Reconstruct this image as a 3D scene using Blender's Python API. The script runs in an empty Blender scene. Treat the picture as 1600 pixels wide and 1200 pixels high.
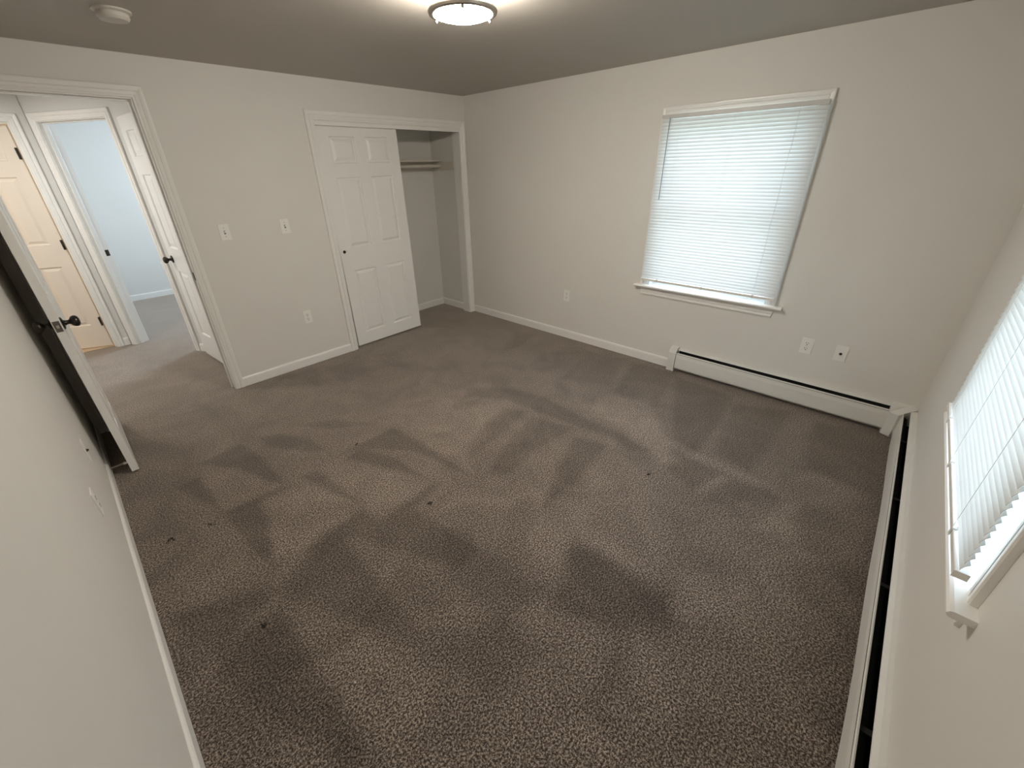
import bpy, bmesh, math, random
import numpy as np
from mathutils import Matrix, Vector
random.seed(7)
S = bpy.context.scene
COL = S.collection
R = math.radians

# ---------------------------------------------------------------- camera
cam_d = bpy.data.cameras.new('camera')
cam_d.sensor_fit = 'HORIZONTAL'
cam_d.sensor_width = 36.0
cam_d.lens = 36.0 * 640.2134 / 1600.0
cam_d.shift_x = (800 - 786.555) / 1600.0
cam_d.shift_y = (587.994 - 600) / 1600.0
cam_d.clip_start = 0.02
cam = bpy.data.objects.new('camera', cam_d)
COL.objects.link(cam)
_r = (0.6857400836952271, -0.7275473097072361, -0.020867432794335988)
_d = (-0.3431535860473912, -0.2978852763506691, -0.8907917705705981)
_f = (0.6418770552033143, 0.6180123577010808, -0.4539323426814536)
cam.matrix_world = Matrix(((_r[0], -_d[0], -_f[0], -3.3929),
                           (_r[1], -_d[1], -_f[1], -3.7481),
                           (_r[2], -_d[2], -_f[2], 1.6183),
                           (0, 0, 0, 1)))
S.camera = cam

# ---------------------------------------------------------------- world (overcast sky outside the windows)
SKY_STRENGTH = 6.6
w = bpy.data.worlds.new('sky'); S.world = w; w.use_nodes = True
nt = w.node_tree; nt.nodes.clear()
out = nt.nodes.new('ShaderNodeOutputWorld'); bg = nt.nodes.new('ShaderNodeBackground')
tc = nt.nodes.new('ShaderNodeTexCoord'); sep = nt.nodes.new('ShaderNodeSeparateXYZ')
rmp = nt.nodes.new('ShaderNodeValToRGB')
rmp.color_ramp.elements[0].position = 0.44; rmp.color_ramp.elements[0].color = (.42, .50, .50, 1)
rmp.color_ramp.elements[1].position = 0.62; rmp.color_ramp.elements[1].color = (.88, .97, 1.16, 1)
e = rmp.color_ramp.elements.new(0.53); e.color = (.68, .80, .90, 1)
mp = nt.nodes.new('ShaderNodeMath'); mp.operation = 'MULTIPLY_ADD'; mp.inputs[1].default_value = .5; mp.inputs[2].default_value = .5
L = nt.links
L.new(tc.outputs['Generated'], sep.inputs[0]); L.new(sep.outputs['Z'], mp.inputs[0]); L.new(mp.outputs[0], rmp.inputs[0])
# the sky is brighter on the side of the near window (toward -y)
my = nt.nodes.new('ShaderNodeMapRange'); my.inputs[1].default_value = .2; my.inputs[2].default_value = -.8; my.inputs[3].default_value = 1.0; my.inputs[4].default_value = 1.5
ms = nt.nodes.new('ShaderNodeMath'); ms.operation = 'MULTIPLY'; ms.inputs[1].default_value = SKY_STRENGTH
L.new(sep.outputs['Y'], my.inputs[0]); L.new(my.outputs[0], ms.inputs[0]); L.new(ms.outputs[0], bg.inputs[1])
L.new(rmp.outputs[0], bg.inputs[0]); L.new(bg.outputs[0], out.inputs[0])

# ---------------------------------------------------------------- area lights
def area(name, loc, rot, sx, sy, power, color):
    d = bpy.data.lights.new(name, 'AREA'); d.shape = 'RECTANGLE'; d.size = sx; d.size_y = sy
    d.energy = power; d.color = color
    o = bpy.data.objects.new(name, d); COL.objects.link(o); o.location = loc; o.rotation_euler = rot
    return o
# daylight of the far room's own window, an unseen light added to brighten the hall and the bathroom's warm lamp
area('far_room_daylight', (-.72, 2.7, 1.7), (0, R(90), 0), 1.0, 1.0, 62, (.72, .86, 1))
area('hall_fill_light', (-3.85, 1.1, 2.25), (0, 0, 0), .35, .35, 21, (1, .98, .95))
area('bathroom_lamp_light', (-3.9, 3.0, 2.2), (0, 0, 0), .4, .4, 40, (1, .72, .45))

# ---------------------------------------------------------------- view
S.view_settings.view_transform = 'Standard'; S.view_settings.look = 'None'
S.view_settings.gamma = 1; S.view_settings.exposure = 0.0; S.view_settings.use_curve_mapping = False
S.cycles.use_denoising = True
S.cycles.max_bounces = 12; S.cycles.diffuse_bounces = 6; S.cycles.transmission_bounces = 10
S.cycles.sample_clamp_indirect = 6
S.cycles.caustics_reflective = False; S.cycles.caustics_refractive = False

# ---------------------------------------------------------------- materials
def mat(name, color, rough=.6, metal=0, noise=0, nscale=40, bump=0, bscale=200, spec=.5, coat=0):
    m = bpy.data.materials.new(name); m.use_nodes = True
    t = m.node_tree; b = t.nodes['Principled BSDF']
    b.inputs['Base Color'].default_value = (*color, 1); b.inputs['Roughness'].default_value = rough
    b.inputs['Metallic'].default_value = metal; b.inputs['Specular IOR Level'].default_value = spec
    co = t.nodes.new('ShaderNodeTexCoord')
    if noise:
        n = t.nodes.new('ShaderNodeTexNoise'); n.inputs['Scale'].default_value = nscale; n.inputs['Detail'].default_value = 4
        mx = t.nodes.new('ShaderNodeMix'); mx.data_type = 'RGBA'
        mx.inputs[6].default_value = (*[c * (1 - noise) for c in color], 1); mx.inputs[7].default_value = (*[min(1, c * (1 + noise)) for c in color], 1)
        t.links.new(co.outputs['Object'], n.inputs['Vector']); t.links.new(n.outputs['Fac'], mx.inputs[0]); t.links.new(mx.outputs[2], b.inputs['Base Color'])
    if bump:
        n2 = t.nodes.new('ShaderNodeTexNoise'); n2.inputs['Scale'].default_value = bscale; n2.inputs['Detail'].default_value = 3
        bp = t.nodes.new('ShaderNodeBump'); bp.inputs['Strength'].default_value = bump; bp.inputs['Distance'].default_value = .002
        t.links.new(co.outputs['Object'], n2.inputs['Vector']); t.links.new(n2.outputs['Fac'], bp.inputs['Height']); t.links.new(bp.outputs[0], b.inputs['Normal'])
    return m
M = {}
M['wall'] = mat('wall_paint', (.75, .73, .685), .55, noise=.025, nscale=3, bump=.12, bscale=120, spec=.35)
M['wall_hall'] = mat('hall_wall_paint', (.74, .73, .70), .6, noise=.02, nscale=3, bump=.1, bscale=120, spec=.3)
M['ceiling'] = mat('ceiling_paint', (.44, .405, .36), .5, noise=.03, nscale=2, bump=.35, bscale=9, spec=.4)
M['trim'] = mat('trim_paint', (.84, .825, .79), .32, noise=.02, nscale=12, bump=.05, bscale=60)
M['door'] = mat('door_paint', (.84, .825, .79), .30, noise=.02, nscale=8, bump=.05, bscale=50)
M['bath_door'] = mat('cream_door_paint', (.78, .70, .60), .35, noise=.02, nscale=8, bump=.05, bscale=50)
M['plastic'] = mat('white_plastic', (.86, .845, .80), .35, noise=.01, nscale=20)
M['grey_plastic'] = mat('grey_beige_plastic', (.56, .53, .48), .4, noise=.02, nscale=20)
M['slot'] = mat('dark_slot', (.02, .02, .02), .6, noise=.1)
M['bronze'] = mat('dark_bronze', (.055, .048, .042), .28, metal=.85, noise=.15, nscale=60)
M['steel'] = mat('worn_bronze_plate', (.20, .18, .165), .35, metal=.8, noise=.1)
M['nickel'] = mat('brushed_nickel', (.62, .56, .50), .3, metal=1, noise=.06, nscale=90)
M['heater'] = mat('heater_enamel', (.72, .71, .67), .38, noise=.03, nscale=14, bump=.06, bscale=30)
M['headrail'] = mat('headrail_shade_grey', (.60, .59, .57), .4, noise=.02)  # shade on the rail below the window head, put into its colour
M['black'] = mat('heater_inside', (.012, .012, .012), .8, noise=.2)
M['fin'] = mat('dark_fins', (.05, .05, .048), .5, metal=.6, noise=.2)  # near-black fin metal inside the heater
M['cord'] = mat('blind_cord', (.75, .75, .73), .7, noise=.02)
M['wand'] = mat('clear_grey_wand', (.20, .24, .27), .2, noise=.05)
M['vinyl'] = mat('window_vinyl', (.80, .82, .83), .35, noise=.01)
M['chip'] = mat('chipped_wood', (.20, .16, .13), .8, noise=.3, nscale=80)
M['shelf'] = mat('shelf_paint', (.62, .58, .50), .45, noise=.03, nscale=10)
M['rubber'] = mat('white_rubber', (.75, .75, .72), .6, noise=.02)
M['lint'] = mat('dark_lint', (.02, .016, .012), .9, noise=.3, nscale=300)
M['paper'] = mat('pale_scrap', (.6, .57, .5), .8, noise=.1)
M['bathfloor'] = mat('tan_bath_floor', (.55, .42, .28), .4, noise=.08, nscale=6)

def glass():
    m = bpy.data.materials.new('window_glass'); m.use_nodes = True; t = m.node_tree; t.nodes.clear()
    o = t.nodes.new('ShaderNodeOutputMaterial'); a = t.nodes.new('ShaderNodeBsdfTransparent'); g = t.nodes.new('ShaderNodeBsdfGlossy')
    lw = t.nodes.new('ShaderNodeLayerWeight'); lw.inputs[0].default_value = .5; fr = t.nodes.new('ShaderNodeMath'); fr.operation = 'POWER'; fr.inputs[1].default_value = 5; t.links.new(lw.outputs['Facing'], fr.inputs[0]); mx = t.nodes.new('ShaderNodeMixShader'); g.inputs['Roughness'].default_value = .02
    a.inputs[0].default_value = (.94, .97, .97, 1)
    t.links.new(fr.outputs[0], mx.inputs[0]); t.links.new(a.outputs[0], mx.inputs[1]); t.links.new(g.outputs[0], mx.inputs[2]); t.links.new(mx.outputs[0], o.inputs[0])
    return m
M['glass'] = glass()
def slatmat():
    m = bpy.data.materials.new('translucent_vinyl_slat'); m.use_nodes = True; t = m.node_tree; t.nodes.clear()
    o = t.nodes.new('ShaderNodeOutputMaterial'); a = t.nodes.new('ShaderNodeBsdfPrincipled'); g = t.nodes.new('ShaderNodeBsdfTranslucent')
    a.inputs['Base Color'].default_value = (.84, .85, .84, 1); a.inputs['Roughness'].default_value = .35
    n = t.nodes.new('ShaderNodeTexNoise'); n.inputs['Scale'].default_value = 6
    cr = t.nodes.new('ShaderNodeValToRGB'); cr.color_ramp.elements[0].color = (.82, .84, .84, 1); cr.color_ramp.elements[1].color = (.90, .90, .89, 1)
    co = t.nodes.new('ShaderNodeTexCoord')
    t.links.new(co.outputs['Object'], n.inputs['Vector']); t.links.new(n.outputs['Fac'], cr.inputs[0]); t.links.new(cr.outputs[0], g.inputs[0])
    mx = t.nodes.new('ShaderNodeMixShader'); mx.inputs[0].default_value = .34
    t.links.new(a.outputs[0], mx.inputs[1]); t.links.new(g.outputs[0], mx.inputs[2]); t.links.new(mx.outputs[0], o.inputs[0])
    return m
M['slat'] = slatmat()
LAMP_STRENGTH = 190
def lampmat():
    m = bpy.data.materials.new('lit_lamp_glass'); m.use_nodes = True; t = m.node_tree; b = t.nodes['Principled BSDF']
    b.inputs['Base Color'].default_value = (.9, .88, .82, 1); b.inputs['Roughness'].default_value = .25
    b.inputs['Emission Color'].default_value = (1, .925, .82, 1); b.inputs['Emission Strength'].default_value = LAMP_STRENGTH
    return m
M['lamp'] = lampmat()
def carpetmat():
    m = bpy.data.materials.new('taupe_carpet'); m.use_nodes = True; t = m.node_tree; b = t.nodes['Principled BSDF']
    b.inputs['Roughness'].default_value = .95; b.inputs['Specular IOR Level'].default_value = .12
    b.inputs['Sheen Weight'].default_value = 1; b.inputs['Sheen Roughness'].default_value = .42; b.inputs['Sheen Tint'].default_value = (.95, .84, .74, 1)
    co = t.nodes.new('ShaderNodeTexCoord')
    n1 = t.nodes.new('ShaderNodeTexNoise'); n1.inputs['Scale'].default_value = 138; n1.inputs['Detail'].default_value = 3; n1.inputs['Roughness'].default_value = .85
    n2 = t.nodes.new('ShaderNodeTexNoise'); n2.inputs['Scale'].default_value = 3.2; n2.inputs['Detail'].default_value = 5; n2.inputs['Distortion'].default_value = 1.2
    cr = t.nodes.new('ShaderNodeValToRGB')
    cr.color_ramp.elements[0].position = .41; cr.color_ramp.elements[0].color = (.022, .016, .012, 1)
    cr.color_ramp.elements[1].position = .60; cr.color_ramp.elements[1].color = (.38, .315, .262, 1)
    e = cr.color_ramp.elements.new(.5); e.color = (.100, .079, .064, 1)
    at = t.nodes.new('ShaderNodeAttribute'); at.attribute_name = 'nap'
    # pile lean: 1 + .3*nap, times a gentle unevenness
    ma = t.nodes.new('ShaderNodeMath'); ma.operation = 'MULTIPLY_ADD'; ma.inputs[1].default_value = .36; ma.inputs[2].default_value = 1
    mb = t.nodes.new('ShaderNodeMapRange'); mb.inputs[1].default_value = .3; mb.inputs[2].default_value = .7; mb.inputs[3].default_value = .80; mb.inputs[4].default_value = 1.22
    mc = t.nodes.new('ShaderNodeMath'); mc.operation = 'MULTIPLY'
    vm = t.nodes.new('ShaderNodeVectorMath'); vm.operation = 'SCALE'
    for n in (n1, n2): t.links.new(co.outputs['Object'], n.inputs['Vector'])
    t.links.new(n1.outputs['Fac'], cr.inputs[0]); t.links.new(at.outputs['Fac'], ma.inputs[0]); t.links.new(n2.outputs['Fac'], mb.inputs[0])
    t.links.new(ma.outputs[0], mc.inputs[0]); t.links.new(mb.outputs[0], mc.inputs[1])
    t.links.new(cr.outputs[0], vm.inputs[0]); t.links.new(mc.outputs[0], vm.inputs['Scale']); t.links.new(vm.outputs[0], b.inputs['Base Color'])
    bp = t.nodes.new('ShaderNodeBump'); bp.inputs['Strength'].default_value = .25; bp.inputs['Distance'].default_value = .002
    t.links.new(n1.outputs['Fac'], bp.inputs['Height']); t.links.new(bp.outputs[0], b.inputs['Normal'])
    return m
M['carpet'] = carpetmat()

# ---------------------------------------------------------------- helpers
class MB:
    def __init__(s): s.bm = bmesh.new()
    def box(s, x0, x1, y0, y1, z0, z1, bev=0):
        g = bmesh.ops.create_cube(s.bm, size=1)['verts']
        for v in g: v.co = Vector(((x0 + x1) / 2 + v.co.x * (x1 - x0), (y0 + y1) / 2 + v.co.y * (y1 - y0), (z0 + z1) / 2 + v.co.z * (z1 - z0)))
        if bev:
            ed = list({e for v in g for e in v.link_edges})
            bmesh.ops.bevel(s.bm, geom=ed, offset=bev, segments=2, affect='EDGES', profile=.5)
        return s
    def lathe(s, prof, at=(0, 0, 0), axis='z', seg=32):
        # prof: list of (radius, height) ; axis direction z, or a Matrix
        mtx = axis if isinstance(axis, Matrix) else {'z': Matrix(), 'x': Matrix.Rotation(R(90), 4, 'Y'), '-x': Matrix.Rotation(R(-90), 4, 'Y'), 'y': Matrix.Rotation(R(-90), 4, 'X'), '-y': Matrix.Rotation(R(90), 4, 'X')}[axis]
        mtx = Matrix.Translation(at) @ mtx
        rings = []
        for r, h in prof:
            if r < 1e-6: rings.append([s.bm.verts.new(mtx @ Vector((0, 0, h)))])
            else: rings.append([s.bm.verts.new(mtx @ Vector((r * math.cos(2 * math.pi * i / seg), r * math.sin(2 * math.pi * i / seg), h))) for i in range(seg)])
        for a, b in zip(rings, rings[1:]):
            for i in range(seg):
                j = (i + 1) % seg
                if len(a) == 1 and len(b) == 1: continue
                if len(a) == 1: s.bm.faces.new((a[0], b[i], b[j]))
                elif len(b) == 1: s.bm.faces.new((a[i], a[j], b[0]))
                else: s.bm.faces.new((a[i], a[j], b[j], b[i]))
        for rg, rev in ((rings[0], True), (rings[-1], False)):
            if len(rg) > 1: s.bm.faces.new(rg[::-1] if rev else rg)
        return s
    def tube(s, pts, r, seg=8):
        pts = [Vector(p) for p in pts]; rings = []
        for i, p in enumerate(pts):
            d = (pts[min(i + 1, len(pts) - 1)] - pts[max(i - 1, 0)]).normalized()
            a = d.orthogonal().normalized() if i == 0 else (a - d * a.dot(d)).normalized()
            b = d.cross(a)
            rings.append([s.bm.verts.new(p + r * (a * math.cos(2 * math.pi * k / seg) + b * math.sin(2 * math.pi * k / seg))) for k in range(seg)])
        for a_, b_ in zip(rings, rings[1:]):
            for i in range(seg):
                j = (i + 1) % seg; s.bm.faces.new((a_[i], a_[j], b_[j], b_[i]))
        s.bm.faces.new(rings[0][::-1]); s.bm.faces.new(rings[-1])
        return s
    def prism(s, outline, fn0, fn1):
        # closed outline of 2-D points, mapped by fn0 and fn1 to the two ends
        a = [s.bm.verts.new(fn0(p)) for p in outline]; b = [s.bm.verts.new(fn1(p)) for p in outline]
        n = len(outline)
        for i in range(n):
            j = (i + 1) % n; s.bm.faces.new((a[i], a[j], b[j], b[i]))
        s.bm.faces.new(a[::-1]); s.bm.faces.new(b)
        return s
    def sweep(s, prof, stations):
        # prof list; stations: functions mapping a profile point to 3-D
        rows = [[s.bm.verts.new(f(p)) for p in prof] for f in stations]
        n = len(prof)
        for a, b in zip(rows, rows[1:]):
            for i in range(n):
                j = (i + 1) % n; s.bm.faces.new((a[i], a[j], b[j], b[i]))
        s.bm.faces.new(rows[0][::-1]); s.bm.faces.new(rows[-1])
        return s
    def build(s, name, m, parent=None, smooth=False, fixn=True):
        if fixn: bmesh.ops.recalc_face_normals(s.bm, faces=s.bm.faces[:])
        me = bpy.data.meshes.new(name); s.bm.to_mesh(me); s.bm.free()
        for mm in (m if isinstance(m, list) else [m]): me.materials.append(M[mm])
        if smooth:
            for p in me.polygons: p.use_smooth = True
            try: me.set_sharp_from_angle(angle=R(38))
            except Exception: pass
        o = bpy.data.objects.new(name, me); COL.objects.link(o)
        if parent: o.parent = parent
        return o
def tag(o, label, cat=None, group=None, kind=None):
    o['label'] = label
    if cat: o['category'] = cat
    if group: o['group'] = group
    if kind: o['kind'] = kind
    return o
def empty(name, loc=(0, 0, 0), rz=0):
    o = bpy.data.objects.new(name, None); COL.objects.link(o); o.location = loc; o.rotation_euler = (0, 0, rz); o.empty_display_size = .1
    return o
def struct(o, label, cat): return tag(o, label, cat, kind='structure')
def copy_tree(o, parent=None):
    c = o.copy(); COL.objects.link(c)
    if parent: c.parent = parent
    for ch in list(o.children): copy_tree(ch, c)
    return c

# vacuum streaks: (lean, edge softness, outline on the floor)
NAP = [
 (-1,0.02,[(-3.251,-0.93),(-2.993,-0.899),(-2.956,-1.125),(-2.94,-1.537),(-3.003,-1.434),(-3.088,-1.167),(-3.178,-1.03)]),
 (-1,0.02,[(-3.404,-1.07),(-3.273,-1.084),(-3.266,-1.271),(-3.269,-1.501),(-3.323,-1.299)]),
 (-0.9,0.02,[(-3.274,-1.522),(-3.098,-1.548),(-3.129,-1.787),(-3.205,-2.066),(-3.233,-1.952),(-3.248,-1.705)]),
 (-0.7,0.02,[(-3.272,-1.511),(-2.955,-1.537),(-2.929,-1.582),(-3.183,-1.569)]),
 (-0.9,0.02,[(-2.861,-1.525),(-2.768,-1.56),(-2.722,-1.994),(-2.779,-1.872)]),
 (-0.9,0.02,[(-2.885,-0.911),(-2.771,-0.97),(-2.653,-1.194),(-2.642,-1.398),(-2.738,-1.31),(-2.875,-1.074)]),
 (-0.7,0.02,[(-2.652,-0.937),(-2.421,-1.097),(-2.235,-1.383),(-2.513,-1.167)]),
 (-0.9,0.02,[(-2.591,-1.573),(-2.47,-1.549),(-2.373,-1.817),(-2.364,-2.096),(-2.443,-1.922)]),
 (-0.9,0.02,[(-2.646,-1.512),(-2.195,-1.502),(-2.166,-1.806),(-2.174,-2.29),(-2.205,-2.116),(-2.261,-1.824),(-2.47,-1.549)]),
 (-0.9,0.03,[(-3.071,-2.086),(-2.742,-2.056),(-2.716,-2.192),(-2.368,-2.174),(-2.338,-2.207),(-2.556,-2.262),(-2.507,-2.706),(-2.613,-2.715),(-2.715,-2.542),(-2.879,-2.173),(-3.041,-2.184)]),
 (-0.8,0.04,[(-3.232,-2.227),(-3.09,-2.13),(-2.915,-2.191),(-2.916,-2.536),(-2.921,-2.733),(-2.959,-2.869),(-3.06,-2.673),(-3.124,-2.481)]),
 (-0.6,0.03,[(-3.287,-2.112),(-3.57,-2.011),(-3.585,-2.042),(-3.417,-2.177),(-3.27,-2.185)]),
 (-0.45,0.05,[(-3.068,0.029),(-2.925,-0.252),(-2.906,-0.975),(-3.012,-0.857)]),
 (-0.7,0.03,[(-2.484,-0.032),(-2.089,-0.131),(-2.262,-0.503),(-2.317,-0.224)]),
 (-0.6,0.03,[(-2.055,-0.213),(-1.717,-0.164),(-1.831,-0.552),(-2.094,-0.625)]),
 (-0.5,0.03,[(-1.634,-0.261),(-1.395,-0.346),(-1.554,-0.791),(-1.632,-0.618)]),
 (0.6,0.05,[(-3.059,-1.591),(-2.859,-1.66),(-2.751,-2.019),(-3.065,-2.071),(-3.167,-2.025)]),
 (0.5,0.04,[(-3.338,-0.96),(-3.088,-1.167),(-2.979,-1.526),(-3.258,-1.485),(-3.276,-1.097)]),
 (0.4,0.05,[(-2.725,-1.572),(-2.539,-1.67),(-2.378,-2.163),(-2.715,-2.166),(-2.722,-1.994)]),
 (0.5,0.06,[(-2.281,-1.356),(-1.298,-1.468),(-1.306,-1.857),(-2.054,-2.136),(-2.148,-2.285),(-2.177,-1.522)]),
 (-0.9,0.03,[(-1.465,-1.45),(-1.245,-1.702),(-1.154,-2.022),(-1.211,-2.46),(-1.208,-2.731),(-1.257,-2.96),(-1.329,-2.879),(-1.288,-2.691),(-1.326,-2.44),(-1.354,-2.181),(-1.383,-1.831),(-1.561,-1.558)]),
 (-0.8,0.03,[(-2.105,-2.342),(-1.819,-2.238),(-1.44,-2.143),(-1.356,-2.461),(-1.741,-2.417),(-2.044,-2.448)]),
 (-0.8,0.03,[(-1.995,-2.041),(-1.492,-1.903),(-1.394,-2.076),(-1.824,-2.137),(-2.052,-2.158)]),
 (-0.9,0.03,[(-2.094,-2.766),(-1.779,-2.627),(-1.441,-2.519),(-1.395,-2.668),(-1.372,-2.74),(-1.815,-2.776)]),
 (-0.7,0.03,[(-0.766,-1.178),(-0.248,-0.944),(-0.139,-1.139),(-0.549,-1.211)]),
 (-0.5,0.04,[(-0.846,-1.58),(-0.492,-1.498),(-0.194,-1.627),(-0.07,-1.715),(-0.543,-1.839),(-0.836,-1.77)]),
 (-0.7,0.04,[(-0.809,-1.967),(-0.162,-1.776),(-0.091,-2.171),(-0.645,-2.314)]),
 (-0.8,0.03,[(-0.701,-2.399),(-0.114,-2.242),(-0.087,-2.633),(-0.74,-2.756),(-0.754,-2.479)]),
 (-0.9,0.03,[(-1.011,-3.003),(-0.141,-2.656),(-0.186,-3.127),(-0.719,-3.179),(-1.066,-3.174)]),
 (-0.8,0.04,[(-1.024,-3.264),(-0.323,-3.169),(-0.124,-3.517),(-0.782,-3.493),(-1.047,-3.483)]),
 (-0.8,0.04,[(-0.819,-3.699),(-0.205,-3.653),(-0.029,-4.009),(-0.829,-4.042),(-0.802,-3.795)]),
 (-0.7,0.03,[(-1.161,-3.067),(-1.174,-3.38),(-1.426,-3.279),(-1.346,-3.111)]),
 (-0.7,0.03,[(-1.505,-3.356),(-1.178,-3.413),(-1.168,-3.698),(-1.513,-3.609),(-1.436,-3.464)]),
 (-0.5,0.06,[(-1.162,-3.736),(-0.902,-4.024),(-1.584,-4.054),(-1.531,-3.907),(-1.414,-3.797)]),
 (-0.8,0.04,[(-2.219,-2.988),(-2.13,-3.009),(-2.126,-3.298),(-2.114,-3.475),(-2.248,-3.509),(-2.359,-3.318),(-2.283,-3.082)]),
 (-0.7,0.05,[(-2.534,-2.511),(-2.5,-2.602),(-2.477,-2.957),(-2.481,-3.073),(-2.679,-3.04),(-2.719,-2.733)]),
 (1,0.05,[(-0.773,-2.389),(-0.69,-2.687),(-1.017,-2.946),(-1.248,-3.14),(-1.317,-3.063),(-1.182,-2.76),(-1.042,-2.35)]),
 (0.6,0.02,[(-1.048,-2.961),(-1.087,-3.4),(-1.084,-3.625),(-1.145,-3.625),(-1.152,-3.404),(-1.127,-3.015)]),
 (0.7,0.05,[(-1.371,-3.472),(-1.162,-3.736),(-1.433,-3.777),(-1.561,-3.635)]),
 (0.4,0.06,[(-1.642,-2.7),(-1.372,-2.74),(-1.509,-3.081),(-1.995,-3.398),(-2.134,-3.245),(-2.11,-2.979)]),
 (0.6,0.02,[(-1.428,-3.311),(-1.174,-3.38),(-1.202,-3.404),(-1.44,-3.331)]),
 (0.4,0.03,[(-2.003,-3.454),(-1.902,-3.565),(-1.99,-3.572),(-2.045,-3.471)]),
 (-0.6,0.04,[(-2.996,-2.881),(-2.659,-3.004),(-2.682,-3.222),(-2.891,-3.178),(-2.908,-3.049)]),
 (-0.7,0.04,[(-2.54,-3.133),(-2.187,-3.03),(-2.174,-3.343),(-2.194,-3.596),(-2.338,-3.506),(-2.421,-3.349)]),
 (-0.8,0.03,[(-3.502,-2.281),(-3.271,-2.306),(-3.265,-2.458),(-3.26,-2.991),(-3.314,-3.001),(-3.416,-2.75),(-3.512,-2.44)]),
 (-0.6,0.03,[(-3.572,-2.009),(-3.244,-2.207),(-3.421,-2.289),(-3.591,-2.185)]),
 (0.45,0.05,[(-3.251,-2.328),(-3.078,-2.606),(-2.998,-2.997),(-3.211,-3.078),(-3.274,-2.958)]),
 (0.5,0.04,[(-2.736,-3.446),(-2.711,-3.65),(-2.789,-3.566),(-2.811,-3.404)]),
 (-0.4,0.05,[(-1.568,-3.829),(-1.413,-4.036),(-2.209,-4.053),(-2.154,-3.91)]),
 (-0.6,0.02,[(-3.152,-2.807),(-3.105,-2.858),(-3.142,-2.885),(-3.176,-2.848)]),
]
# ---------------------------------------------------------------- dimensions (metres)
W, D, H = 3.636, 4.1175, 2.278
CT = 2.36

# floor: one carpet through room, closet, hall and far room, vacuum streaks as pile lean
def nap_field(x, y):
    v = np.zeros_like(x)
    for val, soft, poly in NAP:
        P = np.array(poly); n = len(P)
        inside = np.zeros(x.shape, bool); dist = np.full(x.shape, 9.)
        for i in range(n):
            ax, ay = P[i]; bx, by = P[(i + 1) % n]
            c = ((ay > y) != (by > y))
            xi = (bx - ax) * (y - ay) / ((by - ay) if abs(by - ay) > 1e-9 else 1e-9) + ax
            inside ^= (c & (x < xi))
            ex, ey = bx - ax, by - ay; l2 = ex * ex + ey * ey + 1e-12
            t = np.clip(((x - ax) * ex + (y - ay) * ey) / l2, 0, 1)
            dist = np.minimum(dist, np.hypot(x - ax - t * ex, y - ay - t * ey))
        sd = np.where(inside, dist, -dist)
        k = np.clip(sd / (2 * soft) + .5, 0, 1); k = k * k * (3 - 2 * k)
        v = v + val * k * (1 - .2 * np.abs(v))
    return np.clip(v, -1.1, 1.1)
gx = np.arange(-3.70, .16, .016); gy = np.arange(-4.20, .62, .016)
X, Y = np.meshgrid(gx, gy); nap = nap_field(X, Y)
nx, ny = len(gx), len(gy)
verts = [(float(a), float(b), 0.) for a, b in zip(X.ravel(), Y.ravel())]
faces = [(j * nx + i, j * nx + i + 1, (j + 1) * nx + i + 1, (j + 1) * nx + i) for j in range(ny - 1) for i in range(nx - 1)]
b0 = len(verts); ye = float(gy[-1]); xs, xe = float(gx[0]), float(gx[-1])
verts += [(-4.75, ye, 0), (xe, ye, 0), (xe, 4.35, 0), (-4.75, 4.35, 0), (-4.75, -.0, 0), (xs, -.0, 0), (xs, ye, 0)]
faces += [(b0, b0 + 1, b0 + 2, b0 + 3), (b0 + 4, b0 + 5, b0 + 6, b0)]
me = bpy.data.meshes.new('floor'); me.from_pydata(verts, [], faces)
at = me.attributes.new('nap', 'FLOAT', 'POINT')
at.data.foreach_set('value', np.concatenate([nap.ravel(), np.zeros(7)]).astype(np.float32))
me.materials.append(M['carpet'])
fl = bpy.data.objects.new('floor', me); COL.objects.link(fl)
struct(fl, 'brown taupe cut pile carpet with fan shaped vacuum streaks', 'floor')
struct(MB().box(-4.7, -3.2, 2.10, 4.2, .001, .006).build('trim_6', 'bathfloor'), 'warm tan floor behind the cream bathroom door', 'floor')

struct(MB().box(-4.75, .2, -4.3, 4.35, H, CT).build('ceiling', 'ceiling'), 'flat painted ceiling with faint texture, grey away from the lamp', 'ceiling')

# --- walls
T = .115
# closet wall (y = 0), doorway x -3.52..-2.752, closet opening x -1.632..-.083
DX0, DX1, DZ = -3.520, -2.758, 2.045
CX0, CX1, CZ = -1.622, -.084, 1.985
mb = MB().box(-4.7, DX0 - .018, 0, T, 0, H).box(DX1 + .018, CX0 - .018, 0, T, 0, H).box(CX1 + .018, .15, 0, T, 0, H)
mb.box(DX0 - .018, DX1 + .018, 0, T, DZ + .018, H).box(CX0 - .018, CX1 + .018, 0, T, CZ + .018, H)
struct(mb.build('wall_back', 'wall'), 'off white wall with the doorway and the sliding closet', 'wall')
# window wall (x = 0) with window hole
WY0, WY1, WZ0, WZ1 = -2.230, -3.144, .691, 1.927
mb = MB().box(0, .15, WY0, 0, 0, H).box(0, .15, -4.27, WY1, 0, H).box(0, .15, WY1, WY0, 0, WZ0).box(0, .15, WY1, WY0, WZ1, H)
struct(mb.build('wall_right', 'wall'), 'off white wall with the large window and the outlets', 'wall')
V0, V1 = -1.232, -2.168
mb = MB().box(V0, 0, -D - .15, -D, 0, H).box(-W, V1, -D - .15, -D, 0, H).box(V1, V0, -D - .15, -D, 0, WZ0).box(V1, V0, -D - .15, -D, WZ1, H)
WZ0 += .004; WZ1 -= .002
struct(mb.build('wall_front', 'wall'), 'wall at the right edge with the near window and long heater', 'wall')
struct(MB().box(-W - .12, -W, -4.27, 0, 0, H).build('wall_left', 'wall'), 'blank white wall along the left edge behind the open door', 'wall')
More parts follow.
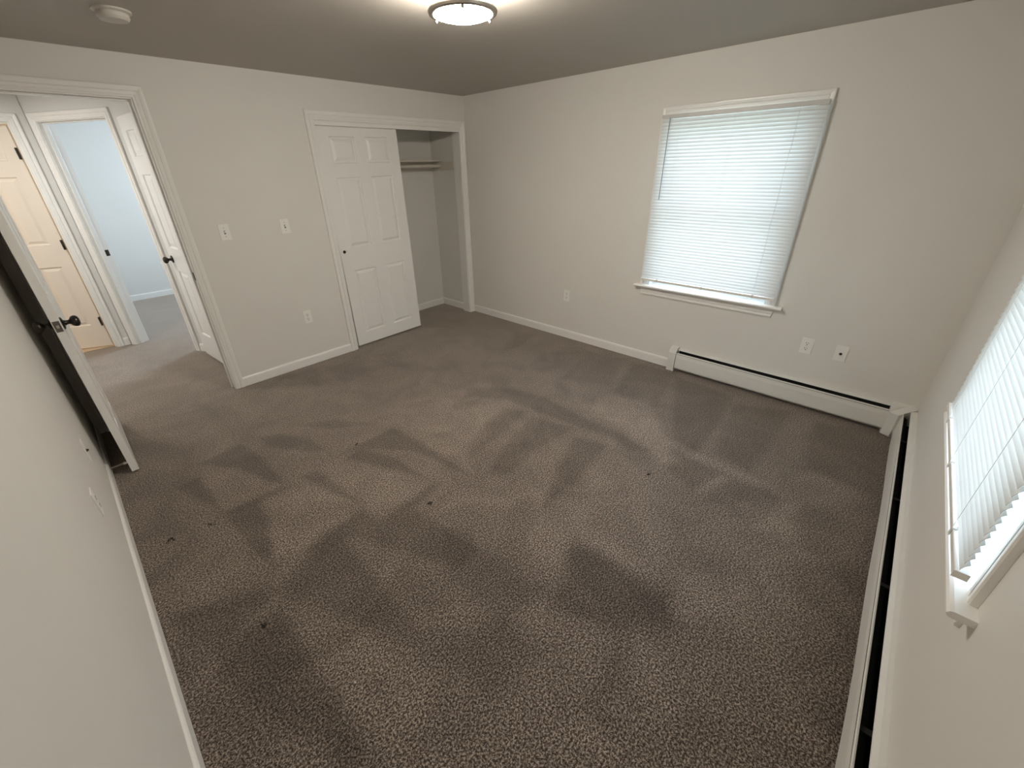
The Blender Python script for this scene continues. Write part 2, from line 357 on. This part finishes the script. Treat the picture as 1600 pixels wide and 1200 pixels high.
# closet interior
mb = MB().box(-1.80, -.04, .56, .66, 0, H).box(-.04, .06, T, .66, 0, H).box(-1.85, -1.75, T, .56, 0, H)
struct(mb.build('wall_closet', 'wall'), 'plain painted walls inside the closet', 'wall')
# hall and far rooms
struct(MB().box(-2.60, -2.50, T, 1.06, 0, H).build('wall_hall_right', 'wall_hall'), 'short white hall wall behind the opened panel door', 'wall')
struct(MB().box(-2.50, -.55, .9, 1.0, 0, H).box(-.65, -.55, 1.0, 4.17, 0, H).box(-4.7, -.55, 4.17, 4.27, 0, H).box(-3.19, -3.09, 2.13, 4.17, 0, H).build('wall_far_room', 'wall_hall'),
       'pale bluish wall of the far room seen through the hall', 'wall')
struct(MB().box(-4.8, -4.7, 0, 4.27, 0, H).build('wall_hall_left', 'wall_hall'), 'hall end wall out of sight to the left', 'wall')
BX0, BX1 = -3.965, -3.305
struct(MB().box(-4.7, BX0 - .018, 2.035, 2.135, 0, H).box(BX1 + .018, -3.187, 2.035, 2.135, 0, H).box(BX0 - .018, BX1 + .018, 2.035, 2.135, DZ + .018, H).build('wall_hall_back', 'wall_hall'),
       'white hall wall around the cream door', 'wall')
# angled wall: local x along the wall (to the right seen from the hall), local y into the far room
AU = Vector((.485, -.874, 0)).normalized()
ang = math.atan2(AU.y, AU.x)
aw = MB().box(-.105, -.013, 0, T, 0, H).box(.808, 1.13, 0, T, 0, H).box(-.013, .808, 0, T, DZ + .018, H).build('wall_hall_angled', 'wall_hall')
aw.location = (-3.138, 1.958, 0); aw.rotation_euler = (0, 0, ang)
struct(aw, 'angled hall wall with the open doorway to the bluish room', 'wall')

# --- door and closet trims
CAS = [(0, .0), (0, .008), (.004, .011), (.012, .011), (.016, .014), (.030, .015), (.034, .011), (.038, .015), (.052, .018), (.060, .018), (.064, .014), (.064, 0)]
def casing(mb, x0, x1, zt, w=.064, z0=0, yf=0, sgn=-1):
    k = w / .064
    P = [(a * k, b) for a, b in CAS]
    f = [lambda p: Vector((x0 - p[0], yf + sgn * p[1], z0)), lambda p: Vector((x0 - p[0], yf + sgn * p[1], zt + p[0])),
         lambda p: Vector((x1 + p[0], yf + sgn * p[1], zt + p[0])), lambda p: Vector((x1 + p[0], yf + sgn * p[1], z0))]
    return mb.sweep(P, f)
def door_trim(name, label, x0, x1, zt, loc=(0, 0, 0), rz=0, cw=.064, both=True, depth=T, stop=.045, strike=None, rev=.005, wall='trim'):
    e = empty(name, loc, rz); struct(e, label, 'door frame')
    casing(MB(), x0 - rev, x1 + rev, zt + rev, cw, 0.001).build('casing', 'trim', e)
    if both: casing(MB(), x0 - rev, x1 + rev, zt + rev, cw, 0.001, depth, 1).build('casing', 'trim', e)
    j = MB().box(x0 - .018, x0, 0, depth, .001, zt).box(x1, x1 + .018, 0, depth, .001, zt).box(x0 - .018, x1 + .018, 0, depth, zt, zt + .018)
    j.build('jamb', 'trim', e)
    if stop is not None:
        j = MB().box(x0, x0 + .011, stop, stop + .034, .001, zt, .002).box(x1 - .011, x1, stop, stop + .034, .001, zt, .002).box(x0 + .011, x1 - .011, stop, stop + .034, zt - .011, zt, .002)
        j.build('door_stop', 'trim', e)
    if strike:
        sx, sy, sz, s = strike
        tag(MB().box(sx, sx + s * .0015, sy - .012, sy + .022, sz - .029, sz + .029, .0004).build('strike_plate', 'bronze', e), 'dark metal strike plate')
    return e
door_trim('trim_1', 'white moulded casing and jamb of the bedroom doorway', DX0, DX1, DZ, strike=(DX1, .022, .945, -1))
ct = door_trim('trim_2', 'white moulded casing and jamb around the sliding closet door', CX0, CX1, CZ, cw=.070, both=False, stop=None)
MB().box(CX0, CX1, .004, .020, CZ - .028, CZ, .002).build('track_fascia', 'trim', ct)
MB().box(CX0, CX1, .026, .10, CZ - .010, CZ - .001).build('sliding_track', 'nickel', ct)
door_trim('trim_3', 'white casing of the angled doorway to the bluish room', .005, .79, DZ, (-3.138, 1.958, 0), ang, strike=(.005, .085, .945, 1), stop=.03)
door_trim('trim_4', 'white casing around the cream door in the hall', BX0, BX1, DZ, (0, 2.035, 0), cw=.06, depth=.1, stop=.02, both=False)

# --- six panel doors. local: x 0..w, y 0..t, z 0..h
def six_panel(w, h, t, zs=((.235, .835), (1.04, 1.617), (1.745, 1.925)), st=.11, mid=.10, both=True):
    pw = (w - 2 * st - mid) / 2
    xs = [0, st, st + pw, st + pw + mid, w - st, w]
    zz = [0]
    for a, b in zs: zz += [a, b]
    zz.append(h)
    mb = MB(); bm = mb.bm
    def face(y, s):
        V = {}
        def v(x, z, d=0.):
            k = (round(x, 5), round(z, 5), round(d, 5))
            if k not in V: V[k] = bm.verts.new((x, y + s * d, z))
            return V[k]
        for i in range(5):
            for j in range(len(zz) - 1):
                x0, x1, z0, z1 = xs[i], xs[i + 1], zz[j], zz[j + 1]
                if i in (1, 3) and j % 2 == 1:
                    rings = [(0, 0), (.007, .011), (.016, .011), (.038, .002)]
                    R_ = [[v(x0 + a, z0 + a, d), v(x1 - a, z0 + a, d), v(x1 - a, z1 - a, d), v(x0 + a, z1 - a, d)] for a, d in rings]
                    for A, B in zip(R_, R_[1:]):
                        for q in range(4): bm.faces.new((A[q], A[(q + 1) % 4], B[(q + 1) % 4], B[q]))
                    bm.faces.new(R_[-1])
                else: bm.faces.new((v(x0, z0), v(x1, z0), v(x1, z1), v(x0, z1)))
        return V
    A = face(0, 1)
    B = face(t, -1)
    def edge(fn, vals):
        for a, b in zip(vals, vals[1:]):
            p, q = fn(a), fn(b)
            bm.faces.new((A[p], A[q], B[q], B[p]))
    r5 = lambda x, z: (round(x, 5), round(z, 5), 0.)
    edge(lambda x: r5(x, 0), xs); edge(lambda x: r5(x, h), xs); edge(lambda z: r5(0, z), zz); edge(lambda z: r5(w, z), zz)
    return mb
KNOB = [(.0, 0), (.032, 0), (.033, .003), (.029, .007), (.016, .010), (.0115, .016), (.0105, .026), (.013, .031), (.0215, .036), (.0275, .043), (.0295, .051), (.028, .059), (.023, .065), (.014, .069), (0, .070)]
def knob(parent, at, axis, name='door_knob'):
    o = MB().lathe(KNOB, at, axis, 28).build(name, 'bronze', parent, smooth=True); tag(o, 'dark bronze round knob'); return o
def hinge(parent, x, y, z, ax='y'):
    mb = MB().lathe([(.0055, -.045), (.0055, .045)], (x, y, z), 'z', 12)
    mb.box(x - .016, x + .016, y + .004, y + .0065, z - .044, z + .044)
    return tag(mb.build('hinge', 'bronze', parent), 'dark bronze hinge')

# bedroom door: opened flat along the left wall; local x along leaf from hinge, y across thickness
d1 = empty('door_1', (-3.5055, .012, .012), R(-90)); struct(d1, 'white six panel door standing open along the left wall', 'door')
DW = .738
lf = six_panel(DW, 2.023, .035).build('door_leaf', 'door', d1)
lf.location = (0, -.035, 0)          # leaf x -3.5405..-3.5055
knob(d1, (DW - .06, 0, .930), 'y'); knob(d1, (DW - .06, -.035, .930), '-y')
tag(MB().box(DW, DW + .0015, -.031, -.005, .901, .958, .0004).build('latch_plate', 'steel', d1), 'dark latch plate on the door edge')
MB().box(DW + .001, DW + .010, -.023, -.012, .922, .938, .002).build('latch_bolt', 'nickel', d1)
for z in (.24, 1.0, 1.78):
    tag(MB().lathe([(.0055, -.045), (.0055, .045)], (-.006, -.037, z), 'z', 12).build('hinge', 'bronze', d1), 'dark bronze hinge')
# closet sliding door
d2 = empty('door_2', (-1.594, .032, .012)); d2.rotation_euler = (0, -.011, 0); struct(d2, 'white six panel sliding closet door pushed to the left', 'door')
six_panel(.778, 1.953, .034, ((.125, .752), (.962, 1.555), (1.665, 1.870)), .105, .105).build('door_leaf', 'door', d2)
fp = MB().lathe([(.014, 0), (.014, -.002), (.010, -.002), (.009, .004)], (.043, 0, .935), 'y', 20).build('finger_pull', 'bronze', d2, smooth=True); tag(fp, 'small round dark finger pull')
# hall door leaf, folded back
d3 = empty('door_3', (-2.713, 1.068, .012), R(-90 + 5)); struct(d3, 'white six panel hall door folded back, edge on behind the doorway', 'door')
six_panel(.76, 2.023, .035).build('door_leaf', 'door', d3)
knob(d3, (.065, 0, .935), '-y')
for z in (.24, 1.0, 1.78): hinge(d3, .764, -.006, z)
# cream door ajar into the bathroom: hinge at its right side
d4 = empty('door_4', (BX1 - .006, 2.135, .014), R(180 - 27)); struct(d4, 'cream lit six panel door with dark hinges, half hidden at left', 'door')
lf = six_panel(.65, 2.02, .035, st=.10, mid=.09).build('door_leaf', 'bath_door', d4)
lf.location = (0, .0, 0)
for z in (.27, 1.035, 1.80):
    tag(MB().box(-.0035, .008, .033, .058, z - .045, z + .045, .002).build('hinge', 'bronze', d4), 'dark bronze hinge')

# --- baseboards
BB = [(0, .001), (.012, .001), (.012, .062), (.011, .072), (.007, .079), (.003, .082), (0, .082)]
def baseboard(name, label, p0, p1, n):
    p0 = Vector((*p0, 0)); p1 = Vector((*p1, 0)); n = Vector((*n, 0)).normalized()
    o = MB().sweep(BB, [lambda q: p0 + n * q[0] + Vector((0, 0, q[1])), lambda q: p1 + n * q[0] + Vector((0, 0, q[1]))]).build(name, 'trim')
    return struct(o, label, 'baseboard')
baseboard('baseboard_back', 'white baseboard between the doorway and the closet', (DX1 + .070, 0), (CX0 - .072, 0), (0, -1))
baseboard('baseboard_right', 'white baseboard under the window wall, from closet to heater', (0, -.013), (0, -2.535), (-1, 0))
baseboard('baseboard_left', 'white baseboard along the left wall', (-W, -.02), (-W, -D + .09), (1, 0))
baseboard('baseboard_closet_back', 'baseboard across the back of the closet', (-1.74, .56), (-.053, .56), (0, -1))
baseboard('baseboard_closet_right', 'short baseboard on the closet side wall', (-.04, .56), (-.04, T), (-1, 0))
baseboard('baseboard_far_room', 'white baseboard of the far bluish room', (-3.08, 4.17), (-.66, 4.17), (0, -1))
baseboard('baseboard_hall_right', 'short baseboard behind the folded back hall door', (-2.60, T + .02), (-2.60, .99), (-1, 0))
p = Vector((-3.138, 1.958)); u2 = Vector((AU.x, AU.y)); nn = Vector((-AU.y, AU.x))
baseboard('baseboard_hall_angled', 'tiny baseboard piece right of the angled doorway', tuple(p + u2 * .866), tuple(p + u2 * 1.07), (-nn.x, -nn.y))
baseboard('baseboard_hall_back', 'tiny baseboard piece in the hall corner between two casings', (-3.238, 2.035), (-3.188, 2.035), (0, -1))

# --- windows: local x = right seen from the room, y = outward, inner wall face y = 0
def window(name, label, loc, rz):
    e = empty(name, loc, rz); struct(e, label, 'window')
    hw = .455
    # casing on wall
    casing(MB(), -hw - .002, hw + .002, WZ1 + .002, .058, WZ0).build('window_casing', 'trim', e)
    # stool and apron
    pr = [(-.049, WZ0 - .013), (-.045, WZ0 - .019), (-.038, WZ0 - .021), (0, WZ0 - .021), (0, WZ0), (-.038, WZ0), (-.045, WZ0 - .003), (-.049, WZ0 - .009)]
    MB().prism(pr, lambda q: Vector((-.560, q[0], q[1])), lambda q: Vector((.560, q[0], q[1]))).box(-hw, hw, 0, .06, WZ0 - .021, WZ0 + .0).build('window_sill', 'trim', e)
    ap = [(0, .0), (-.010, 0), (-.012, .010), (-.009, .022), (-.013, .028), (-.014, .050), (-.017, .056), (-.017, .066), (0, .066)]
    MB().prism(ap, lambda q: Vector((-.512 + (.066 - q[1]) * .15, q[0], WZ0 - .087 + q[1])), lambda q: Vector((.512 - (.066 - q[1]) * .15, q[0], WZ0 - .087 + q[1]))).build('window_apron', 'trim', e)
    # jamb liner
    MB().box(-hw, -hw + .014, 0, .15, WZ0, WZ1).box(hw - .014, hw, 0, .15, WZ0, WZ1).box(-hw + .014, hw - .014, 0, .15, WZ1 - .014, WZ1).box(-hw + .014, hw - .014, .06, .15, WZ0, WZ0 + .016).build('window_jamb', 'vinyl', e)
    zm = (WZ0 + WZ1) / 2 + .01
    a = hw - .014
    def sash(n, y0, z0, z1, fw=.038):
        s = MB().box(-a, -a + fw, y0, y0 + .03, z0, z1, .003).box(a - fw, a, y0, y0 + .03, z0, z1, .003).box(-a + fw, a - fw, y0, y0 + .03, z0, z0 + fw + .006, .003).box(-a + fw, a - fw, y0, y0 + .03, z1 - fw, z1, .003).build(n, 'vinyl', e)
        MB().box(-a + fw - .003, a - fw + .003, y0 + .012, y0 + .017, z0 + fw, z1 - fw + .003).build('pane', 'glass', s)
        return s
    sash('lower_sash', .060, WZ0 + .017, zm + .018); sash('upper_sash', .095, zm - .018, WZ1 - .015)
    return e
window('window_1', 'white framed sash window in the far right wall', (0, -2.687, 0), R(-90))
w2 = window('window_2', 'white framed sash window at the right edge above the long heater', (-1.700, -D, 0), R(180)); w2.scale = (1.025, 1, 1)
PITCH = .0224
def blind(name, label, loc, rz, group, wand_x, bead_x, clips):
    e = empty(name, loc, rz); tag(e, label, 'window blind', group)
    hw = .497; yb = -.046; z_r0, z_r1 = .739, .757; zt = 1.905
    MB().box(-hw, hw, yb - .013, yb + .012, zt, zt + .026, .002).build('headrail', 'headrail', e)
    # slats: thin crowned strips, room edge tilted down
    mb = MB(); n = int((zt - z_r1) / PITCH)
    tl = R(67); half = .0131
    for i in range(n):
        zc = z_r1 + .014 + i * PITCH; t2 = tl + random.uniform(-.035, .035)
        ring = []
        K = 6
        for side in (1, -1):
            for k in range(K + 1):
                s = -1 + 2 * k / K
                if side < 0: s = -s
                cr = .0022 * (1 - s * s) + side * .00035
                # along slat width: s=-1 is room edge (low), s=1 outer edge (high); crown faces the room
                y = yb + s * half * math.cos(t2) - cr * math.sin(t2); z = zc + s * half * math.sin(t2) + cr * math.cos(t2)
                ring.append((y, z))
        dz = random.uniform(-.0007, .0007)
        mb.prism(ring, lambda q: Vector((-hw, q[0], q[1] + dz)), lambda q: Vector((hw, q[0], q[1] - dz)))
    mb.build('slats', 'slat', e, smooth=True)
    br = MB().box(-hw - .002, hw + .002, yb - .013, yb + .013, z_r0, z_r1, .002).build('bottom_rail', 'plastic', e)
    for s in (-1, 1): MB().box(s * (hw + .003) - .001, s * (hw + .003) + .001, yb - .014, yb + .014, z_r0 - .001, z_r1 + .001, .0005).build('end_cap', 'plastic', br)
    for x in clips:
        MB().box(x - .006, x + .006, yb - .0155, yb + .006, z_r1, z_r1 + .005, .001).box(x - .006, x + .006, yb - .016, yb - .013, z_r0 - .003, z_r1 + .002, .001).build('ladder_clip', 'rubber', br)
        MB().tube([(x, yb - .0150, z_r1), (x, yb - .0150, zt + .005)], .0006, 5).build('ladder_cord', 'cord', e)
    if wand_x is not None:
        MB().tube([(wand_x, yb - .018, zt + .004), (wand_x, yb - .020, zt - .02), (wand_x, yb - .024, 1.372)], .0028, 6).build('tilt_wand', 'wand', e)
    if bead_x is not None:
        pts = []; z = zt
        while z > .80: pts.append((bead_x + .0025 * math.sin(z * 19), yb - .019 - .001 * math.sin(z * 31), z)); z -= .02
        MB().tube(pts, .0011, 5).build('lift_cord', 'cord', e)
    return e
b1 = blind('window_blind', 'closed white mini blind with grey tilt wand on the far right window', (0, -2.692, 0), R(-90), 'white mini blinds', -.434, .362, (-.36, 0, .36))
b2 = blind('window_blind', 'closed white mini blind on the near window, cut by right edge', (-1.698, -D, 0), R(180), 'white mini blinds', None, None, (-.356, -.020, .336)); b2.scale = (1.02, 1, 1)
# broken chip of apron under the near window's sill
ch = MB().box(.485, .512, -.020, -.002, WZ0 - .040, WZ0 - .022, .003).build('window_apron_chip', 'chip', bpy.data.objects['window_2'])

# --- baseboard heaters. local x along wall, y = into room (negative of wall), profile (d,z)
def heater_parts(e, ln, mp, warp=0):
    back = [(0, .012), (.003, .012), (.003, .195), (.016, .192), (.026, .187), (.029, .188), (.027, .192), (.015, .199), (.003, .201), (0, .201)]
    MB().sweep(back, [lambda q: mp(0, *q), lambda q: mp(ln, *q)]).build('back_panel', 'heater', e)
    fr = [(.053, .168), (.054, .174), (.058, .176), (.061, .172), (.060, .160), (.064, .132), (.066, .042), (.062, .034), (.056, .034), (.056, .037), (.061, .039), (.063, .046), (.061, .131), (.057, .158), (.057, .171)]
    st = []; N = 14
    for i in range(N + 1):
        x = ln * i / N
        k = warp * (math.sin(i * 1.3) * .004 + math.sin(i * .55 + 1) * .004) 
        st.append((x, k))
    MB().sweep(fr, [(lambda q, x=x, k=k: mp(x, q[0] + (k * (1 - q[1] / .19)), q[1])) for x, k in st]).build('front_cover', 'heater', e)
    crease = [(.0645, .1300), (.0655, .1300), (.0655, .1285), (.0645, .1285)]
    MB().sweep([(.0602, .1655), (.0612, .1655), (.0612, .1640), (.0602, .1640)], [lambda q: mp(.0, *q), lambda q: mp(ln, *q)]).build('cover_seam', 'slot', e)
    dm = [(.030, .140), (.050, .156), (.051, .154), (.031, .138)]
    MB().sweep(dm, [lambda q: mp(.01, *q), lambda q: mp(ln - .01, *q)]).build('damper', 'black', e)
    # fins and pipe
    mb = MB(); 
    mb.tube([mp(.01, .030, .075), mp(ln - .01, .030, .075)], .011, 10)
    x = .05
    while x < ln - .05:
        a, b = mp(x, .008, .045), mp(x + .0012, .052, .115)
        mb.box(min(a.x, b.x), max(a.x, b.x), min(a.y, b.y), max(a.y, b.y), .045, .115); x += .012
    mb.build('fin_tube', 'fin', e)
    ls = MB(); 
    ls.sweep([(.0031, .02), (.006, .02), (.006, .19), (.0031, .188)], [lambda q: mp(.005, *q), lambda q: mp(ln - .005, *q)])
    ls.build('inner_liner', 'black', e)
    x = .35
    while x < ln - .1:
        a, b = mp(x, .0065, .12), mp(x + .018, .056, .17)
        MB().box(min(a.x, b.x), max(a.x, b.x), min(a.y, b.y), max(a.y, b.y), .155, .158).build('hanger', 'black', e); x += .62
h1 = empty('baseboard_heater', (0, -2.60, 0)); tag(h1, 'white hot water baseboard heater under the far right window', 'heater', 'white baseboard heaters')
mpa = lambda x, d, z: Vector((-d, -x, z))
heater_parts(h1, 1.40, mpa)
cap = [(0, .004), (.070, .004), (.071, .120), (.066, .170), (.056, .194), (.038, .206), (.012, .211), (0, .211)]
MB().prism(cap, lambda q: Vector((-q[0], .062, q[1])), lambda q: Vector((-q[0], .0, q[1]))).build('end_cap', 'heater', h1)
MB().prism([(.0705, .015), (.0718, .015), (.0718, .120), (.0668, .170), (.056, .1955), (.038, .2075), (.012, .2125), (.012, .210), (.038, .205), (.055, .193), (.0655, .169), (.0705, .119)], lambda q: Vector((-q[0], .0005, q[1])), lambda q: Vector((-q[0], -.0015, q[1]))).build('cap_seam', 'slot', h1)
cc = MB()
top = [(0, -3.992), (-.030, -3.990), (-.060, -3.992), (-.074, -3.996), (-.094, -4.040), (-.070, -4.072), (-.052, -4.100), (-.040, -4.1165), (-.003, -4.1165), (0, -4.113)]
zt_ = [.212, .208, .190, .165, .165, .186, .202, .209, .213, .213]
bot = [cc.bm.verts.new((x, y + 2.60, .004)) for x, y in top]; tp = [cc.bm.verts.new((x, y + 2.60, z)) for (x, y), z in zip(top, zt_)]
cen = cc.bm.verts.new((-.022, -4.07 + 2.60, .213))
for i in range(len(top)):
    j = (i + 1) % len(top); cc.bm.faces.new((bot[i], bot[j], tp[j], tp[i])); cc.bm.faces.new((tp[i], tp[j], cen))
cc.bm.faces.new(bot[::-1])
cc.build('corner_cap', 'heater', h1)
h2 = empty('baseboard_heater', (-.055, -D, 0)); tag(h2, 'long white baseboard heater with black slot along the right edge', 'heater', 'white baseboard heaters')
mpb = lambda x, d, z: Vector((-x, d, z))
heater_parts(h2, 3.40, mpb, warp=.9)

# --- wall plates: local x right, y into wall, z up, centre at origin
def plate(e, w=.070, h=.114):
    MB().box(-w / 2, w / 2, -.005, 0, -h / 2, h / 2, .002).build('cover_plate', 'plastic', e)
def outlet(label, loc, rz, group='duplex outlets'):
    e = empty('electrical_outlet', loc, rz); tag(e, label, 'outlet', group); plate(e)
    for s in (1, -1):
        z = s * .0195
        f = MB().lathe([(.0165, 0), (.0165, -.0018), (.0155, -.0025)], (0, -.0045, z), 'y', 20).build('receptacle', 'plastic', e)
        MB().box(-.0080, -.0052, -.0076, -.0068, z + .0000, z + .0090).box(.0050, .0076, -.0076, -.0068, z + .0005, z + .0080).lathe([(.0032, 0), (.0032, -.0008)], (0, -.0068, z - .0075), 'y', 10).build('slot', 'slot', f)
    MB().lathe([(.0028, 0), (.0028, -.001)], (0, -.005, 0), 'y', 10).build('screw', 'nickel', e)
    return e
def switch(label, loc, rz):
    e = empty('light_switch', loc, rz); tag(e, label, 'light switch', 'toggle light switches'); plate(e)
    MB().box(-.0055, .0055, -.0056, -.0044, -.0125, .0125).build('toggle_slot', 'slot', e)
    MB().prism([(-.004, .004), (-.017, .011), (-.018, .006), (-.0045, -.006)], lambda q: Vector((-.0042, q[0], q[1])), lambda q: Vector((.0042, q[0], q[1]))).build('toggle', 'plastic', e)
    for z in (.030, -.030): MB().lathe([(.0026, 0), (.0026, -.001)], (0, -.005, z), 'y', 10).build('screw', 'chip', e)
    return e
def jack(label, loc, rz):
    e = empty('cable_jack', loc, rz); tag(e, label, 'cable jack', 'cable jack plates'); plate(e)
    MB().lathe([(.0085, 0), (.0085, -.003), (.0055, -.003), (.0050, -.009), (.003, -.009)], (0, -.0045, 0), 'y', 16).build('socket', 'bronze', e)
    return e
switch('light switch near the doorway casing, left one of the two', (-2.482, 0, 1.228), 0)
switch('light switch nearer the closet, right one of the two', (-2.043, 0, 1.226), 0)
outlet('outlet low on the closet wall, left of the sliding door', (-2.040, 0, .449), 0)
outlet('outlet low on the window wall between closet and window', (0, -1.403, .447), R(-90))
outlet('outlet above the heater, beside the cable jack', (0, -3.455, .454), R(-90))
jack('cable jack plate with one dark socket above the heater, right of window', (0, -3.650, .450), R(-90))
outlet('outlet on the left wall in front of the open door', (-W, -1.665, .440), R(90))
jack('small jack plate on the left wall beside the open door', (-W, -1.115, .420), R(90))
outlet('outlet on the far bluish room wall seen through the hall', (-2.375, 4.17, .430), 0)

# --- closet shelf and rod
sh = empty('closet_shelf', (-.9, .56, 1.70)); tag(sh, 'wooden closet shelf on cleats across the closet top', 'shelf')
MB().box(-.84, .855, -.195, -.001, -.008, .012, .002).build('shelf_board', 'shelf', sh)
MB().box(-.84, .855, -.019, -.001, -.090, -.0085, .001).build('back_cleat', 'shelf', sh)
MB().box(.840, .8595, -.380, -.020, -.090, -.009, .001).build('side_cleat', 'shelf', sh)
rd = MB().tube([(-1.745, .385, 1.650), (-.0615, .385, 1.650)], .016, 16).build('closet_rod', 'shelf', smooth=True)
tag(rd, 'round hanging rod just under the closet shelf', 'closet rod')

# --- ceiling lamp
lp = empty('ceiling_lamp', (-1.920, -2.148, H)); tag(lp, 'lit flush ceiling lamp, glass bowl held in a nickel ring', 'ceiling lamp')
MB().lathe([(.0, -.001), (.115, -.001), (.118, -.012), (.105, -.018), (0, -.018)]).build('canopy', 'nickel', lp, smooth=True)
MB().lathe([(.104, -.019), (.110, -.040), (.117, -.070), (.122, -.088), (.120, -.096), (.108, -.104), (.080, -.112), (.040, -.117), (0, -.118)], seg=48).build('glass_bowl', 'lamp', lp, smooth=True)
rg = MB(); P_ = []
sec = [(.1225, -.084), (.138, -.084), (.142, -.090), (.140, -.098), (.132, -.101), (.1225, -.100)]
st = [(lambda q, a=2 * math.pi * k / 64: Vector((q[0] * math.cos(a), q[0] * math.sin(a), q[1]))) for k in range(65)]
rg.sweep(sec, st); bmesh.ops.remove_doubles(rg.bm, verts=rg.bm.verts[:], dist=1e-5)
rg.build('ring', 'nickel', lp, smooth=True)
for k in range(3):
    a = R(-132.5 + 120 * k); c, s_ = math.cos(a), math.sin(a)
    MB().tube([(.116 * c, .116 * s_, -.010), (.135 * c, .135 * s_, -.035), (.136 * c, .136 * s_, -.0845)], .0045, 8).build('support_arm', 'nickel', lp, smooth=True)
    MB().lathe([(.004, 0), (.007, -.002), (.007, -.008), (.004, -.012), (0, -.014)], (.132 * c, .132 * s_, -.100), 'z', 12).build('finial', 'nickel', lp, smooth=True)

# --- smoke detector
sd = empty('smoke_detector', (-2.862, -.868, H)); tag(sd, 'round white smoke detector on the ceiling at upper left', 'smoke detector')
MB().lathe([(0, 0), (.072, 0), (.073, -.006), (.066, -.010), (0, -.010)], seg=40).build('base', 'grey_plastic', sd, smooth=True)
MB().lathe([(0, -.0105), (.058, -.0105), (.060, -.016), (.060, -.026), (.052, -.036), (.030, -.040), (0, -.041)], seg=40).build('cover', 'grey_plastic', sd, smooth=True)

# --- door stop on the left baseboard
ds = empty('door_stop', (-W + .012, -.66, .050)); tag(ds, 'spring door stop on the left baseboard behind the open door', 'door stop')
pts = [(.004 + i * .058 / 120, .005 * math.cos(i * .9), .005 * math.sin(i * .9)) for i in range(121)]
MB().lathe([(.010, 0), (.010, .004), (.006, .006)], (0, 0, 0), 'x', 16).build('base', 'nickel', ds)
MB().tube(pts, .0012, 6).build('spring', 'nickel', ds, smooth=True)
MB().lathe([(.007, 0), (.008, .003), (.008, .014), (.005, .018), (0, .018)], (.062, 0, 0), 'x', 14).build('rubber_tip', 'rubber', ds, smooth=True)

# --- bits of lint on the carpet
def lint(label, x, y, r, m='lint', n=7, grp='specks of lint on the carpet', nm='lint_speck'):
    mb = MB()
    for i in range(n):
        a = random.uniform(0, 6.28); q = random.uniform(0, r); l = random.uniform(.3, .8) * r
        c = Vector((x + q * math.cos(a), y + q * math.sin(a), .004)); d = Vector((math.cos(a * 3), math.sin(a * 3), .15)) * l
        mb.tube([c - d * .5, c + Vector((0, 0, .003)), c + d * .5], random.uniform(.0016, .0028), 5)
    return tag(mb.build(nm, m), label, 'lint', grp)
lint('dark lint speck on the pale carpet in the middle of the room', -2.478, -2.293, .014)
lint('dark lint speck toward the long heater, below the far window', -1.467, -3.061, .014)
lint('dark lint speck on the carpet nearest the left wall baseboard', -3.335, -2.330, .015)
lint('dark lint smudge on the carpet just in front of the open door', -3.500, -1.530, .018, n=8)
lint('dark lint specks in a short row near the left wall', -3.325, -1.560, .018, n=5)
lint('dark lint speck on the carpet toward the doorway side', -2.476, -1.501, .014)
lint('tiny pale scrap on the dark carpet nearest the camera', -3.193, -2.794, .010, m='paper', n=3, grp=None, nm='paper_scrap')
